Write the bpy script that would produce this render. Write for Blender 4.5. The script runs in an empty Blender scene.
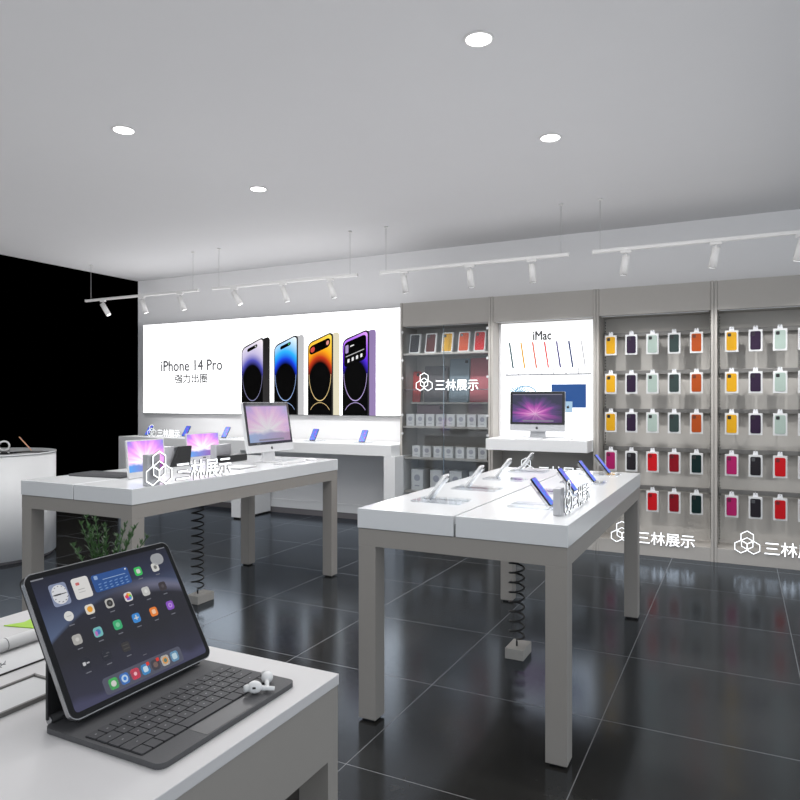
import bpy, bmesh, math, random
from mathutils import Matrix, Vector
random.seed(7)
PI = math.pi
R = math.radians
scene = bpy.context.scene
C = scene.collection

# ------------------------------------------------------------------ camera
cam_d = bpy.data.cameras.new('camera'); cam = bpy.data.objects.new('camera', cam_d); C.objects.link(cam)
cam.location = (0, 0, 1.5); cam.rotation_euler = (R(90), 0, math.atan(341/677))
cam_d.sensor_width = 36; cam_d.lens = 36*677/800; cam_d.clip_start = .02
scene.camera = cam
# ------------------------------------------------------------------ world, view
w = bpy.data.worlds.new('world'); scene.world = w; w.use_nodes = True
w.node_tree.nodes['Background'].inputs[0].default_value = (.88, .94, 1, 1)
w.node_tree.nodes['Background'].inputs[1].default_value = 1.02
scene.view_settings.view_transform = 'Standard'; scene.view_settings.look = 'None'
scene.view_settings.exposure = 0; scene.view_settings.gamma = 1
scene.view_settings.use_curve_mapping = False
DOWN_W = 60; SPOT_W = 42; FILL_W = 95; UP_W = 93

def area(name, loc, rot, sx, sy, power, col=(1, 1, 1)):
    d = bpy.data.lights.new(name, 'AREA'); d.shape = 'RECTANGLE'; d.size = sx; d.size_y = sy; d.energy = power; d.color = col
    o = bpy.data.objects.new(name, d); C.objects.link(o); o.location = loc; o.rotation_euler = rot
    return o
area('ceiling_fill_light', (-2.3, 3.2, 3.2), (0, 0, 0), 6, 5, FILL_W, (1, .99, .98))  # added soft fill below the ceiling, belongs to no fixture
area('added_ceiling_uplight', (-3.9, 3.0, 2.6), (PI, 0, 0), 8.8, 8.5, UP_W, (1, .985, .99))  # unseen upward fill added to brighten the ceiling, no cove exists
area('banner_bounce_fill', (-5.9, 6.4, 2.62), (PI, 0, 0), 4.4, 1.4, 6, (1, .99, 1))  # unseen fill imitating bounce from the banner onto the ceiling
area('rear_fill_light', (-1.5, -2.6, 1.9), (R(80), 0, 0), 6, 2.2, 8, (.95, .98, 1))  # unseen frontal fill added behind the camera, no shopfront is built

# ------------------------------------------------------------------ materials
def srgb(r, g, b):
    f = lambda c: (c/255/12.92 if c/255 <= .04045 else ((c/255+.055)/1.055)**2.4)
    return (f(r), f(g), f(b))
def mat(name, col, rough=.5, metal=0, emit=0, ecol=None, var=.04, scale=30, bump=0, spec=.5):
    m = bpy.data.materials.new(name); m.use_nodes = True; nt = m.node_tree; b = nt.nodes['Principled BSDF']
    b.inputs['Roughness'].default_value = rough; b.inputs['Metallic'].default_value = metal
    b.inputs['Specular IOR Level'].default_value = spec
    tc = nt.nodes.new('ShaderNodeTexCoord'); n = nt.nodes.new('ShaderNodeTexNoise'); n.inputs['Scale'].default_value = scale
    nt.links.new(tc.outputs['Object'], n.inputs['Vector'])
    mx = nt.nodes.new('ShaderNodeMix'); mx.data_type = 'RGBA'
    mx.inputs[6].default_value = (*[max(0, c*(1-var)) for c in col], 1)
    mx.inputs[7].default_value = (*[min(1, c*(1+var)) for c in col], 1)
    nt.links.new(n.outputs['Fac'], mx.inputs[0]); nt.links.new(mx.outputs[2], b.inputs['Base Color'])
    if bump:
        bp = nt.nodes.new('ShaderNodeBump'); bp.inputs['Strength'].default_value = bump; bp.inputs['Distance'].default_value = .002
        nt.links.new(n.outputs['Fac'], bp.inputs['Height']); nt.links.new(bp.outputs[0], b.inputs['Normal'])
    if emit:
        b.inputs['Emission Color'].default_value = (*(ecol or col), 1); b.inputs['Emission Strength'].default_value = emit
    return m
class NT:
    def __init__(s, name):
        s.m = bpy.data.materials.new(name); s.m.use_nodes = True; s.t = s.m.node_tree; s.b = s.t.nodes['Principled BSDF']
    def put(s, sock, v):
        if hasattr(v, 'links'): s.t.links.new(v, sock)
        elif isinstance(v, tuple): sock.default_value = (*v, 1) if len(v) == 3 and len(sock.default_value) == 4 else v
        else: sock.default_value = v
    def M(s, op, a, b=0., c=0.):
        n = s.t.nodes.new('ShaderNodeMath'); n.operation = op
        for i, v in enumerate((a, b, c)): s.put(n.inputs[i], v)
        return n.outputs[0]
    def uv(s, kind='UV'):
        tc = s.t.nodes.new('ShaderNodeTexCoord'); sp = s.t.nodes.new('ShaderNodeSeparateXYZ'); s.t.links.new(tc.outputs[kind], sp.inputs[0])
        s.vec = tc.outputs[kind]; return sp.outputs[0], sp.outputs[1], sp.outputs[2]
    def ramp(s, fac, stops):
        n = s.t.nodes.new('ShaderNodeValToRGB'); s.t.links.new(fac, n.inputs[0]); e = n.color_ramp.elements
        while len(e) < len(stops): e.new(.5)
        for i, (p, c) in enumerate(stops): e[i].position = p; e[i].color = (*c, 1)
        return n.outputs[0]
    def mix(s, f, a, b):
        n = s.t.nodes.new('ShaderNodeMix'); n.data_type = 'RGBA'; s.put(n.inputs[0], f); s.put(n.inputs[6], a); s.put(n.inputs[7], b); return n.outputs[2]
    def noise(s, vec, scale, detail=2):
        n = s.t.nodes.new('ShaderNodeTexNoise'); n.inputs['Scale'].default_value = scale; n.inputs['Detail'].default_value = detail
        s.t.links.new(vec, n.inputs['Vector']); return n.outputs['Fac']
    def comb(s, x, y, z=0.):
        n = s.t.nodes.new('ShaderNodeCombineXYZ')
        for i, v in enumerate((x, y, z)): s.put(n.inputs[i], v)
        return n.outputs[0]
    def glow(s, col, strength=1., rough=.25, base=(.01, .01, .012), spec=.5):
        s.b.inputs['Specular IOR Level'].default_value = spec
        s.put(s.b.inputs['Base Color'], base); s.b.inputs['Roughness'].default_value = rough
        s.put(s.b.inputs['Emission Color'], col); s.b.inputs['Emission Strength'].default_value = strength
        return s.m
    def length(s, x, y): return s.M('SQRT', s.M('ADD', s.M('MULTIPLY', x, x), s.M('MULTIPLY', y, y)))

def clear(name, tint=(.93, .95, .96), fac=.08, gloss=.08):
    m = bpy.data.materials.new(name); m.use_nodes = True; t = m.node_tree; t.nodes.remove(t.nodes['Principled BSDF'])
    tr = t.nodes.new('ShaderNodeBsdfTransparent'); tr.inputs[0].default_value = (*tint, 1)
    gl = t.nodes.new('ShaderNodeBsdfGlossy'); gl.inputs['Roughness'].default_value = gloss; gl.inputs[0].default_value = (.95, .97, 1, 1)
    lw = t.nodes.new('ShaderNodeLayerWeight'); lw.inputs[0].default_value = .25
    ad = t.nodes.new('ShaderNodeMath'); ad.operation = 'MULTIPLY_ADD'; t.links.new(lw.outputs['Fresnel'], ad.inputs[0]); ad.inputs[1].default_value = .7; ad.inputs[2].default_value = fac
    mx = t.nodes.new('ShaderNodeMixShader'); t.links.new(ad.outputs[0], mx.inputs[0]); t.links.new(tr.outputs[0], mx.inputs[1]); t.links.new(gl.outputs[0], mx.inputs[2])
    t.links.new(mx.outputs[0], t.nodes['Material Output'].inputs[0]); return m

M = dict(
 ceiling=mat('ceiling_paint', (.60, .60, .61), .9, scale=4, var=.01),
 wall=mat('wall_paint', (.80, .795, .80), .85, scale=5, var=.01),
 void=mat('black_wall', (.0, .0, .0), 1, spec=0, var=0),
 slab=mat('white_gloss_slab', (.78, .79, .80), .2, var=.01),
 white=mat('white_lacquer', (.80, .80, .80), .35, var=.01),
 frame=mat('warm_grey_frame', srgb(157, 152, 146), .5, var=.015),
 slabg=mat('pale_grey_slab', srgb(216, 214, 214), .4, var=.01),
 bandg=mat('cool_grey_edge', srgb(160, 162, 168), .4, var=.01),
 cab=mat('cabinet_grey', srgb(177, 172, 166), .5, var=.015),
 cabback=mat('cabinet_back_panel', srgb(188, 184, 178), .6, var=.015),
 darkgap=mat('joint_shadow_gap', srgb(120, 120, 122), .7),
 rail=mat('rail_grey', srgb(126, 124, 121), .4, .3),
 slot=mat('slot_black', srgb(40, 38, 36), .7),
 carton=mat('white_carton', (.70, .70, .70), .5, var=.02),
 hang=mat('clear_white_tab', (.82, .82, .84), .3),
 lamp=mat('white_lamp_metal', (.68, .67, .66), .35),
 wire=mat('steel_wire', (.45, .45, .45), .4, .5),
 glowlamp=mat('lamp_diffuser', (1, 1, 1), .5, emit=7, ecol=(1, .98, 1)),
 glowspot=mat('spot_diffuser', (1, 1, 1), .5, emit=2.5),
 black=mat('black_plastic', (.012, .012, .013), .35),
 darkrubber=mat('black_cable', (.012, .012, .012), .4),
 alu=mat('brushed_aluminium', (.50, .505, .52), .35, .3),
 silver=mat('polished_edge', (.42, .42, .43), .25, .9),
 bezel=mat('black_glass_bezel', (.008, .008, .009), .06),
 keydeck=mat('charcoal_deck', srgb(84, 84, 86), .6, bump=.15, scale=900),
 keytop=mat('charcoal_key', srgb(72, 72, 75), .6),
 keygap=mat('key_well', srgb(16, 16, 17), .8),
 pad=mat('trackpad_grey', srgb(78, 78, 80), .32),
 backfolio=mat('black_folio', (.015, .015, .016), .55),
 pod=mat('earbud_white', (.85, .85, .85), .15),
 green=mat('lime_paper', srgb(170, 214, 70), .6),
 leaf=mat('plant_green', srgb(58, 96, 48), .5, var=.4, scale=40),
 pot=mat('pot_white', (.7, .7, .69), .4),
 soil=mat('soil_brown', srgb(60, 45, 35), .9),
 signw=mat('lit_white_letter', (.95, .95, .95), .4, emit=1.25, ecol=(.95, .98, 1)),
 led=mat('led_strip', (1, 1, 1), .5, emit=1.6),
 block=mat('grey_translucent_block', srgb(186, 186, 190), .25),
 base=mat('socket_box_grey', srgb(176, 172, 166), .5),
 light=mat('lightbox_white', (1, 1, 1), .5, emit=1.25, ecol=(1, 1, 1), var=0),
 light2=mat('small_lightbox_white', (1, 1, 1), .5, emit=.86, ecol=(.97, .98, 1), var=0),
 ink=mat('grey_ink', srgb(105, 105, 108), .7), inkd=mat('dark_ink', srgb(70, 70, 72), .7),
 dot=mat('steel_pin', (.75, .75, .75), .3, .4),
 glassdoor=clear('door_glass', (.955, .965, .968), .02, .03),
 glassedge=clear('glass_edge', (.62, .72, .75), .25, .1),
 acryl=clear('clear_acrylic', (.985, .988, .99), .04, .08),
 skirt=mat('skirting_grey', srgb(120, 116, 118), .5),
)

# floor: dark glossy tiles, pale grout
def floor_mat():
    n = NT('dark_polished_tile'); x, y, z = n.uv('Object')
    def g(c, off):
        f = n.M('FRACT', n.M('DIVIDE', n.M('SUBTRACT', c, off), .87)); d = n.M('MINIMUM', f, n.M('SUBTRACT', 1., f))
        return n.M('LESS_THAN', d, .0026)
    gr = n.M('MAXIMUM', g(x, .286-8.7), g(y, 3.262-8.7))
    n1 = n.noise(n.vec, 2.2, 6); n2 = n.noise(n.vec, 34, 4)
    col = n.ramp(n.M('ADD', n.M('MULTIPLY', n1, .7), n.M('MULTIPLY', n2, .3)), [(.3, (.019, .0185, .017)), (.5, (.027, .026, .024)), (.75, (.042, .040, .037))])
    n.put(n.b.inputs['Base Color'], n.mix(gr, col, (.17, .165, .16))); n.b.inputs['Specular IOR Level'].default_value = 0
    gl = n.t.nodes.new('ShaderNodeBsdfGlossy'); gl.inputs[0].default_value = (.70, .80, .93, 1)
    n.put(gl.inputs['Roughness'], n.M('ADD', n.M('MULTIPLY', n2, .10), n.M('ADD', .11, n.M('MULTIPLY', gr, .4))))
    fr = n.t.nodes.new('ShaderNodeFresnel'); fr.inputs[0].default_value = 1.55
    mx = n.t.nodes.new('ShaderNodeMixShader'); n.t.links.new(fr.outputs[0], mx.inputs[0]); n.t.links.new(n.b.outputs[0], mx.inputs[1]); n.t.links.new(gl.outputs[0], mx.inputs[2])
    n.t.links.new(mx.outputs[0], n.t.nodes['Material Output'].inputs[0])
    return n.m
M['floor'] = floor_mat()

def aurora(name, strength=1., rays=True, pale=0., dark=False):
    """abstract magenta / violet ray wallpaper"""
    n = NT(name); u, v, _ = n.uv()
    dx = n.M('SUBTRACT', u, .46); dy = n.M('SUBTRACT', v, .30); d = n.length(dx, dy); a = n.M('ARCTAN2', dy, dx)
    ray = n.noise(n.comb(n.M('MULTIPLY', a, 1.7), n.M('MULTIPLY', d, .5)), 1.6, 3)
    wide = n.noise(n.comb(u, v), 2.2, 2)
    fall = n.M('SUBTRACT', 1., n.M('MULTIPLY', d, 1.25 if not dark else 1.9))
    f = n.M('ADD', n.M('MULTIPLY', ray, .75), n.M('MULTIPLY', fall, .55 if not dark else .5))
    if dark: st = [(.30, (.02, .02, .06)), (.48, (.10, .04, .20)), (.64, (.45, .06, .42)), (.80, (.80, .25, .65)), (.95, (1, .8, .95))]
    else: st = [(.28, (.25, .25, .75)), (.45, (.65, .25, .85)), (.6, (.95, .45, .85)), (.75, (1, .78, .95)), (.92, (1, 1, 1))]
    col = n.ramp(f, st)
    low = n.M('SUBTRACT', n.M('ADD', .30, n.M('MULTIPLY', n.M('SUBTRACT', wide, .5), .4)), v)
    lowm = n.M('MULTIPLY', low, 12.); lc = n.t.nodes.new('ShaderNodeClamp'); n.t.links.new(lowm, lc.inputs[0])
    lowcol = n.mix(u, (.10, .35, .80), (.35, .03, .30)) if not dark else n.mix(u, (.10, .08, .35), (.08, .02, .10))
    col = n.mix(lc.outputs[0], col, lowcol) if not dark else n.mix(n.M('MULTIPLY', lc.outputs[0], .5), col, lowcol)
    if pale: col = n.mix(pale, col, (.62, .60, .66))
    return n.glow(col, strength)
M['aurora'] = aurora('bright_ray_wallpaper', 1.15)
M['aurorap'] = aurora('faded_ray_wallpaper', .75, pale=.45)
M['aurorad'] = aurora('dark_ray_wallpaper', .85, dark=True)
def phone_wall():
    n = NT('blue_swirl_wallpaper'); u, v, _ = n.uv()
    nn = n.noise(n.comb(n.M('MULTIPLY', u, 1.), n.M('MULTIPLY', v, 1.7)), 2.6, 2)
    col = n.ramp(nn, [(.25, (.03, .05, .55)), (.42, (.06, .28, .95)), (.55, (.12, .10, .80)), (.66, (.45, .12, .85)), (.8, (.10, .65, .95))])
    return n.glow(col, .95)
M['phone'] = phone_wall()
def pad_wall():
    n = NT('dusk_wave_wallpaper'); u, v, _ = n.uv()
    # soft waves: lower band edge curves rise to the right
    c1 = n.M('SUBTRACT', v, n.M('ADD', .50, n.M('SUBTRACT', n.M('MULTIPLY', u, .75), n.M('MULTIPLY', n.M('MULTIPLY', u, u), .62))))
    k1 = n.t.nodes.new('ShaderNodeClamp'); n.t.links.new(n.M('MULTIPLY', c1, 30.), k1.inputs[0])
    up = n.ramp(v, [(.0, srgb(64, 74, 100)), (.55, srgb(84, 98, 128)), (.8, srgb(46, 51, 74)), (1, srgb(28, 30, 44))])
    lo = n.ramp(n.M('ADD', n.M('MULTIPLY', n.noise(n.comb(u, v), 2.5, 2), .35), n.M('SUBTRACT', .9, v)), [(.25, srgb(38, 38, 50)), (.70, srgb(38, 38, 44)), (.95, srgb(48, 48, 64)), (1, srgb(66, 66, 92))])
    col = n.mix(k1.outputs[0], lo, up)
    g = n.M('ABSOLUTE', n.M('SUBTRACT', c1, .0)); k2 = n.t.nodes.new('ShaderNodeClamp'); n.t.links.new(n.M('SUBTRACT', 1., n.M('MULTIPLY', g, 14.)), k2.inputs[0])
    ku = n.t.nodes.new('ShaderNodeClamp'); n.t.links.new(n.M('MULTIPLY', n.M('SUBTRACT', u, .4), 2.5), ku.inputs[0])
    col = n.mix(n.M('MULTIPLY', n.M('MULTIPLY', k2.outputs[0], ku.outputs[0]), .45), col, srgb(150, 150, 178))
    return n.glow(col, .85, .12)
M['padwall'] = pad_wall()
def glowcol(name, r, g, b, s=1., rough=.4):
    return mat(name, (.02, .02, .02), rough, emit=s, ecol=srgb(r, g, b), var=0, spec=.1)
def poster_screen(name, top, mid, rim):
    n = NT(name); u, v, _ = n.uv()
    d = n.length(n.M('DIVIDE', n.M('SUBTRACT', u, .5), .62), n.M('DIVIDE', n.M('SUBTRACT', v, .36), .34))
    col = n.ramp(n.M('MULTIPLY', d, .5), [(.40, (0, 0, 0)), (.50, rim), (.64, mid), (.95, top)])
    # below the bright bowl everything is black
    bowl = n.length(n.M('DIVIDE', n.M('SUBTRACT', u, .5), .50), n.M('DIVIDE', n.M('SUBTRACT', v, .50), .345))
    lowh = n.M('MULTIPLY', n.M('GREATER_THAN', bowl, 1.), n.M('LESS_THAN', v, .5))
    col = n.mix(lowh, col, (0, 0, 0))
    return n.glow(col, 1.1, .5, (.002, .002, .002), .03)

# ------------------------------------------------------------------ mesh helpers
def box(bm, x0, y0, z0, x1, y1, z1, bev=0, mi=0, mtx=None, seg=2):
    vs = [bm.verts.new((x, y, z)) for x in (x0, x1) for y in (y0, y1) for z in (z0, z1)]
    fs = [bm.faces.new([vs[i] for i in q]) for q in ((0, 1, 3, 2), (4, 6, 7, 5), (0, 4, 5, 1), (2, 3, 7, 6), (0, 2, 6, 4), (1, 5, 7, 3))]
    for f in fs: f.material_index = mi
    allv = set(vs)
    if bev:
        es = {e for f in fs for e in f.edges}
        r = bmesh.ops.bevel(bm, geom=list(es), offset=bev, segments=seg, profile=.5, affect='EDGES')
        for f in r['faces']: f.material_index = mi
        allv = {v for v in r['verts']} | {v for v in vs if v.is_valid}
    if mtx: bmesh.ops.transform(bm, matrix=mtx, verts=list({v for v in allv if v.is_valid}))
    return bm
def cyl(bm, p0, p1, r, n=16, r1=None, mi=0):
    p0, p1 = Vector(p0), Vector(p1); d = p1-p0; r1 = r if r1 is None else r1
    q = Vector((0, 0, 1)).rotation_difference(d)
    ra = [bm.verts.new(p0+q@Vector((r*math.cos(2*PI*i/n), r*math.sin(2*PI*i/n), 0))) for i in range(n)]
    rb = [bm.verts.new(p1+q@Vector((r1*math.cos(2*PI*i/n), r1*math.sin(2*PI*i/n), 0))) for i in range(n)]
    for i in range(n):
        f = bm.faces.new((ra[i], ra[(i+1) % n], rb[(i+1) % n], rb[i])); f.smooth = True; f.material_index = mi
    bm.faces.new(ra[::-1]).material_index = mi; bm.faces.new(rb).material_index = mi
    return bm
def tube(bm, pts, r, n=8):
    prev = None; pts = [Vector(p) for p in pts]
    for i, p in enumerate(pts):
        t = (pts[min(i+1, len(pts)-1)]-pts[max(i-1, 0)]).normalized()
        a = t.cross(Vector((0, 0, 1)) if abs(t.z) < .95 else Vector((1, 0, 0))).normalized(); b = t.cross(a)
        ring = [bm.verts.new(p+a*r*math.cos(2*PI*k/n)+b*r*math.sin(2*PI*k/n)) for k in range(n)]
        if prev:
            for k in range(n):
                f = bm.faces.new((prev[k], prev[(k+1) % n], ring[(k+1) % n], ring[k])); f.smooth = True
        else: bm.faces.new(ring)
        prev = ring
    bm.faces.new(prev[::-1]); return bm
def prism(bm, pts, y0, y1, mi=0):
    """outline in X,Z extruded along Y (y0 is the front)"""
    a = [bm.verts.new((x, y0, z)) for x, z in pts]; b = [bm.verts.new((x, y1, z)) for x, z in pts]; n = len(pts)
    bm.faces.new(a).material_index = mi; bm.faces.new(b[::-1]).material_index = mi
    for i in range(n): bm.faces.new((a[i], b[i], b[(i+1) % n], a[(i+1) % n])).material_index = mi
    return bm
def rrect(x0, z0, x1, z1, r, n=5):
    pts = []
    for cx, cz, a0 in ((x1-r, z0+r, -90), (x1-r, z1-r, 0), (x0+r, z1-r, 90), (x0+r, z0+r, 180)):
        for k in range(n+1):
            a = R(a0+90*k/n); pts.append((cx+r*math.cos(a), cz+r*math.sin(a)))
    return pts
def uvface(bm, pts, y, x0, z0, x1, z1):
    l = bm.loops.layers.uv.verify(); f = bm.faces.new([bm.verts.new((x, y, z)) for x, z in pts])
    for lp in f.loops: lp[l].uv = ((lp.vert.co.x-x0)/(x1-x0), (lp.vert.co.z-z0)/(z1-z0))
    return bm
def panel(bm, pts, y0, y1, x0, z0, x1, z1):
    """solid thin panel with UVs on all faces from X,Z"""
    prism(bm, pts, y0, y1); l = bm.loops.layers.uv.verify()
    for f in bm.faces:
        for lp in f.loops: lp[l].uv = ((lp.vert.co.x-x0)/(x1-x0), (lp.vert.co.z-z0)/(z1-z0))
    return bm
def obj(name, bm, m, parent=None, mtx=None):
    bmesh.ops.recalc_face_normals(bm, faces=bm.faces[:])
    if mtx: bm.transform(mtx)
    me = bpy.data.meshes.new(name); bm.to_mesh(me); bm.free()
    for x in (m if isinstance(m, (list, tuple)) else [m]): me.materials.append(x)
    o = bpy.data.objects.new(name, me); C.objects.link(o)
    if parent: o.parent = parent
    return o
def tag(o, label, cat, group=None):
    o['label'] = label; o['category'] = cat
    if group: o['group'] = group
    return o
def thing(name, label, cat, loc=(0, 0, 0), rz=0, group=None):
    o = bpy.data.objects.new(name, None); o.empty_display_size = .1; C.objects.link(o)
    o.location = loc; o.rotation_euler = (0, 0, rz); return tag(o, label, cat, group)
def struct(name, bm, m, parent=None):
    o = obj(name, bm, m, parent)
    if not parent: o['kind'] = 'structure'
    return o
def copy_tree(o, parent=None, loc=None, rz=None, label=None):
    c = o.copy(); C.objects.link(c)
    if parent: c.parent = parent
    if loc is not None: c.location = loc
    if rz is not None: c.rotation_euler = (0, 0, rz)
    if label: c['label'] = label
    for ch in list(o.children): copy_tree(ch, c)
    return c
B = bmesh.new
_tc = {}
def text_mesh(body, em, depth, bold=0., mi=None):
    """bmesh of a text standing in the XZ plane, lower left at the origin line"""
    cu = bpy.data.curves.new('lettering', 'FONT'); cu.body = body; cu.size = em; cu.extrude = depth/2;  cu.resolution_u = 4
    o = bpy.data.objects.new('lettering', cu); C.objects.link(o)
    dg = bpy.context.evaluated_depsgraph_get(); dg.update(); me = bpy.data.meshes.new_from_object(o.evaluated_get(dg))
    bm = B(); bm.from_mesh(me); C.objects.unlink(o); bpy.data.objects.remove(o); bpy.data.meshes.remove(me)
    bm.transform(Matrix.Rotation(PI/2, 4, 'X'))
    if bold:
        g0 = bm.verts[:]+bm.edges[:]+bm.faces[:]
        for k, (dx, dz) in enumerate(((bold, 0), (-bold, 0), (0, bold), (0, -bold))):
            d = bmesh.ops.duplicate(bm, geom=g0)
            bmesh.ops.translate(bm, verts=[v for v in d['geom'] if isinstance(v, bmesh.types.BMVert)], vec=(dx, -.00012*(k+1), dz))
    return bm
def fit(bm, x0, z0, x1=None, z1=None, y=None):
    xs = [v.co.x for v in bm.verts]; zs = [v.co.z for v in bm.verts]; ys = [v.co.y for v in bm.verts]
    sx = (x1-x0)/(max(xs)-min(xs)) if x1 is not None else 1; sz = (z1-z0)/(max(zs)-min(zs)) if z1 is not None else 1
    mx, mz, my = min(xs), min(zs), max(ys)
    for v in bm.verts:
        v.co.x = (v.co.x-mx)*sx+x0; v.co.z = (v.co.z-mz)*sz+z0
        if y is not None: v.co.y += y-my
    return bm

# ================================================================== SETTING
H = 3.29
XL, YB = -8.13, 7.35
struct('floor', box(B(), -9.2, -3.2, -.05, 3.2, YB+.15, 0), M['floor'])
struct('ceiling', box(B(), XL, -3.2, H, 3.2, YB+.15, H+.1), M['ceiling'])
struct('wall_back', box(B(), XL, YB, 0, 3.2, YB+.15, H), M['wall'])
struct('wall_left', box(B(), XL-.35, -3.2, 0, XL-.25, YB+.15, H+.1), M['void'])
struct('wall_back', box(B(), XL-.35, YB+.005, 0, XL-.001, YB+.15, H+.1), M['void'])
struct('baseboard_back', box(B(), XL, YB-.012, 0, -3.5, YB, .075, .002), M['skirt'])
struct('trim_back', box(B(), XL, YB-.022, .075, -3.5, YB, .185, .003), M['white'])

# ================================================================== BANNER
ban = thing('lightbox_banner', 'long backlit white phone advertising banner on the back wall', 'banner', (-7.968, YB, 1.30))
BW, BH = 4.44, 1.325
obj('box_frame', box(B(), 0, -.05, 0, BW, 0, BH, .003), M['darkgap'], ban)
obj('lit_panel', box(B(), .008, -.056, .008, BW-.008, -.0495, BH-.008), M['light'], ban)
t = fit(text_mesh('iPhone 14 Pro', .2, .002, .004), .37, .615, 1.53, .775, -.0562)
obj('title_lettering', t, M['ink'], ban)
t = fit(text_mesh('强力出圈', .17, .002, .003), .64, .44, 1.26, .575, -.0562)
obj('subtitle_lettering', t, M['inkd'], ban)
M['print_black'] = mat('print_black', (.002, .002, .002), .6, spec=.03)
PH = [(-6.10, .0, M_ := poster_screen('poster_screen_white', (.92, .85, .88), (.55, .5, .72), (.08, .08, .45)), (28, 24, 24), (120, 110, 108)),
      (-5.55, .02, poster_screen('poster_screen_blue', (.85, .95, 1), (.03, .45, .95), (.01, .05, .75)), (198, 198, 200), (60, 60, 64)),
      (-5.01, .04, poster_screen('poster_screen_amber', (1, .75, .10), (1, .42, .01), (.55, .04, .01)), (232, 224, 196), (120, 110, 84)),
      (-4.46, .06, poster_screen('poster_screen_violet', (.75, .35, .95), (.25, .05, .95), (.05, .02, .55)), (150, 128, 178), (70, 56, 84))]
names = ['dark grey edged printed phone', 'silver edged printed phone', 'gold edged printed phone', 'violet edged printed phone']
for i, (px, dz, sm, side, cap) in enumerate(PH):
    x0 = px+7.968+.02; x0 -= .045 if i == 3 else .02; x1 = x0+.375; x2 = x1+.105; zb = .008; zl = .905+dz*.8; zr = 1.055+dz*.45
    # body silhouette with the bright side strip on the right
    def rnd(xa, za, r):  # rounded upper corners of the slanted face
        pts = [(xa, zb)]; 
        return pts
    def face(xl, xr, zl_, zr_, r):
        sl = (zr_-zl_)/(xr-xl); pts = [(xl, zb), (xr, zb)]
        for k in range(6):
            a = R(90*k/5); x = xr-r+r*math.cos(a); pts.append((x, zl_+sl*(x-xl)-r+r*math.sin(a)))
        for k in range(6):
            a = R(90+90*k/5); x = xl+r+r*math.cos(a); pts.append((x, zl_+sl*(x-xl)-r+r*math.sin(a)))
        return pts
    pp = obj('printed_phone', prism(B(), face(x0+.04, x2, zl+.02, zr-.0, .055), -.0578, -.0562), glowcol('print_side_%d' % i, *side, .95), ban)
    pp['label'] = names[i]
    obj('phone_rim', prism(B(), face(x0, x1+.012, zl-.002, zr+.002, .07), -.0586, -.0578), glowcol('print_rim_%d' % i, *[c//4 for c in cap], .9), pp)
    ins = .014
    fp = face(x0+ins, x1-ins+.004, zl-.018, zr-.022, .055)
    fp = [(x, max(z, zb+.002)) for x, z in fp]
    obj('phone_screen', panel(B(), fp, -.0594, -.0586, x0+ins, zb, x1-ins, zr), sm, pp)
    # bright bowl line and the arch below it
    cx = (x0+x1)/2; hw = (x1-x0)/2-ins-.004
    def arc(a0, a1, cz, rz, sgn):
        bm = B(); n = 20; pr = None
        for k in range(n+1):
            a = R(a0+(a1-a0)*k/n); c, s = math.cos(a), math.sin(a)
            q = [bm.verts.new((cx+hw*c*f, -.0600, cz+rz*s*f)) for f in (1, .965)]
            if pr: bm.faces.new((pr[0], q[0], q[1], pr[1]))
            pr = q
        bmesh.ops.solidify(bm, geom=bm.faces[:], thickness=.0005); return bm
    lc = [(150, 150, 190), (170, 200, 255), (255, 225, 160), (215, 195, 255)][i]
    lm = glowcol('print_line_%d' % i, *lc, .8)
    obj('bowl_line', arc(180, 360, .53, .345, 1), lm, pp)
    obj('arch_line', arc(30, 150, -.02, .19, 1), lm, pp)
    sl = (zr-zl)/(x1-x0); sh = Matrix.Identity(4); sh[2][0] = sl
    def slant(bm, xa, za): return bm
    def isl(nm, xa, za, xb, zb_, r, m, y=-.0602):
        pts = [(x, z+sl*(x-x0)) for x, z in rrect(xa, za, xb, zb_, r)]
        return obj(nm, prism(B(), pts, y, y+.0006), m, pp)
    if i < 2:
        isl('pill_cutout', cx-.085, zl-.10, cx+.085, zl-.055, .02, M['print_black'])
        isl('pill_symbol', cx+.045, zl-.088, cx+.065, zl-.068, .006, glowcol('pill_dot_%d' % i, *((200, 200, 200) if i == 0 else (60, 190, 110))), -.0606)
    elif i == 2:
        isl('pill_cutout', x0+.025, zl-.175, x1-.03, zl-.06, .05, M['print_black'])
        isl('pill_symbol', x0+.045, zl-.15, x0+.11, zl-.085, .03, glowcol('pill_red', 210, 70, 60), -.0606)
        isl('pill_symbol', x1-.09, zl-.145, x1-.05, zl-.09, .02, glowcol('pill_pink', 230, 150, 140), -.0606)
    else:
        isl('pill_cutout', x0+.025, zl-.36, x1-.03, zl-.05, .05, M['print_black'])
        isl('pill_symbol', x0+.045, zl-.19, x0+.09, zl-.09, .012, glowcol('art_violet', 170, 150, 200), -.0606)
        isl('pill_symbol', x0+.115, zl-.13, x0+.17, zl-.115, .004, glowcol('txt_white', 235, 235, 235), -.0606)
        isl('pill_symbol', x0+.05, zl-.235, x1-.06, zl-.225, .003, glowcol('bar_grey', 190, 190, 190), -.0606)
        for k in range(4): isl('pill_symbol', x0+.075+k*.062, zl-.315, x0+.105+k*.062, zl-.27, .006, glowcol('ctl_%d' % k, 235, 235, 235), -.0606)

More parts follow.
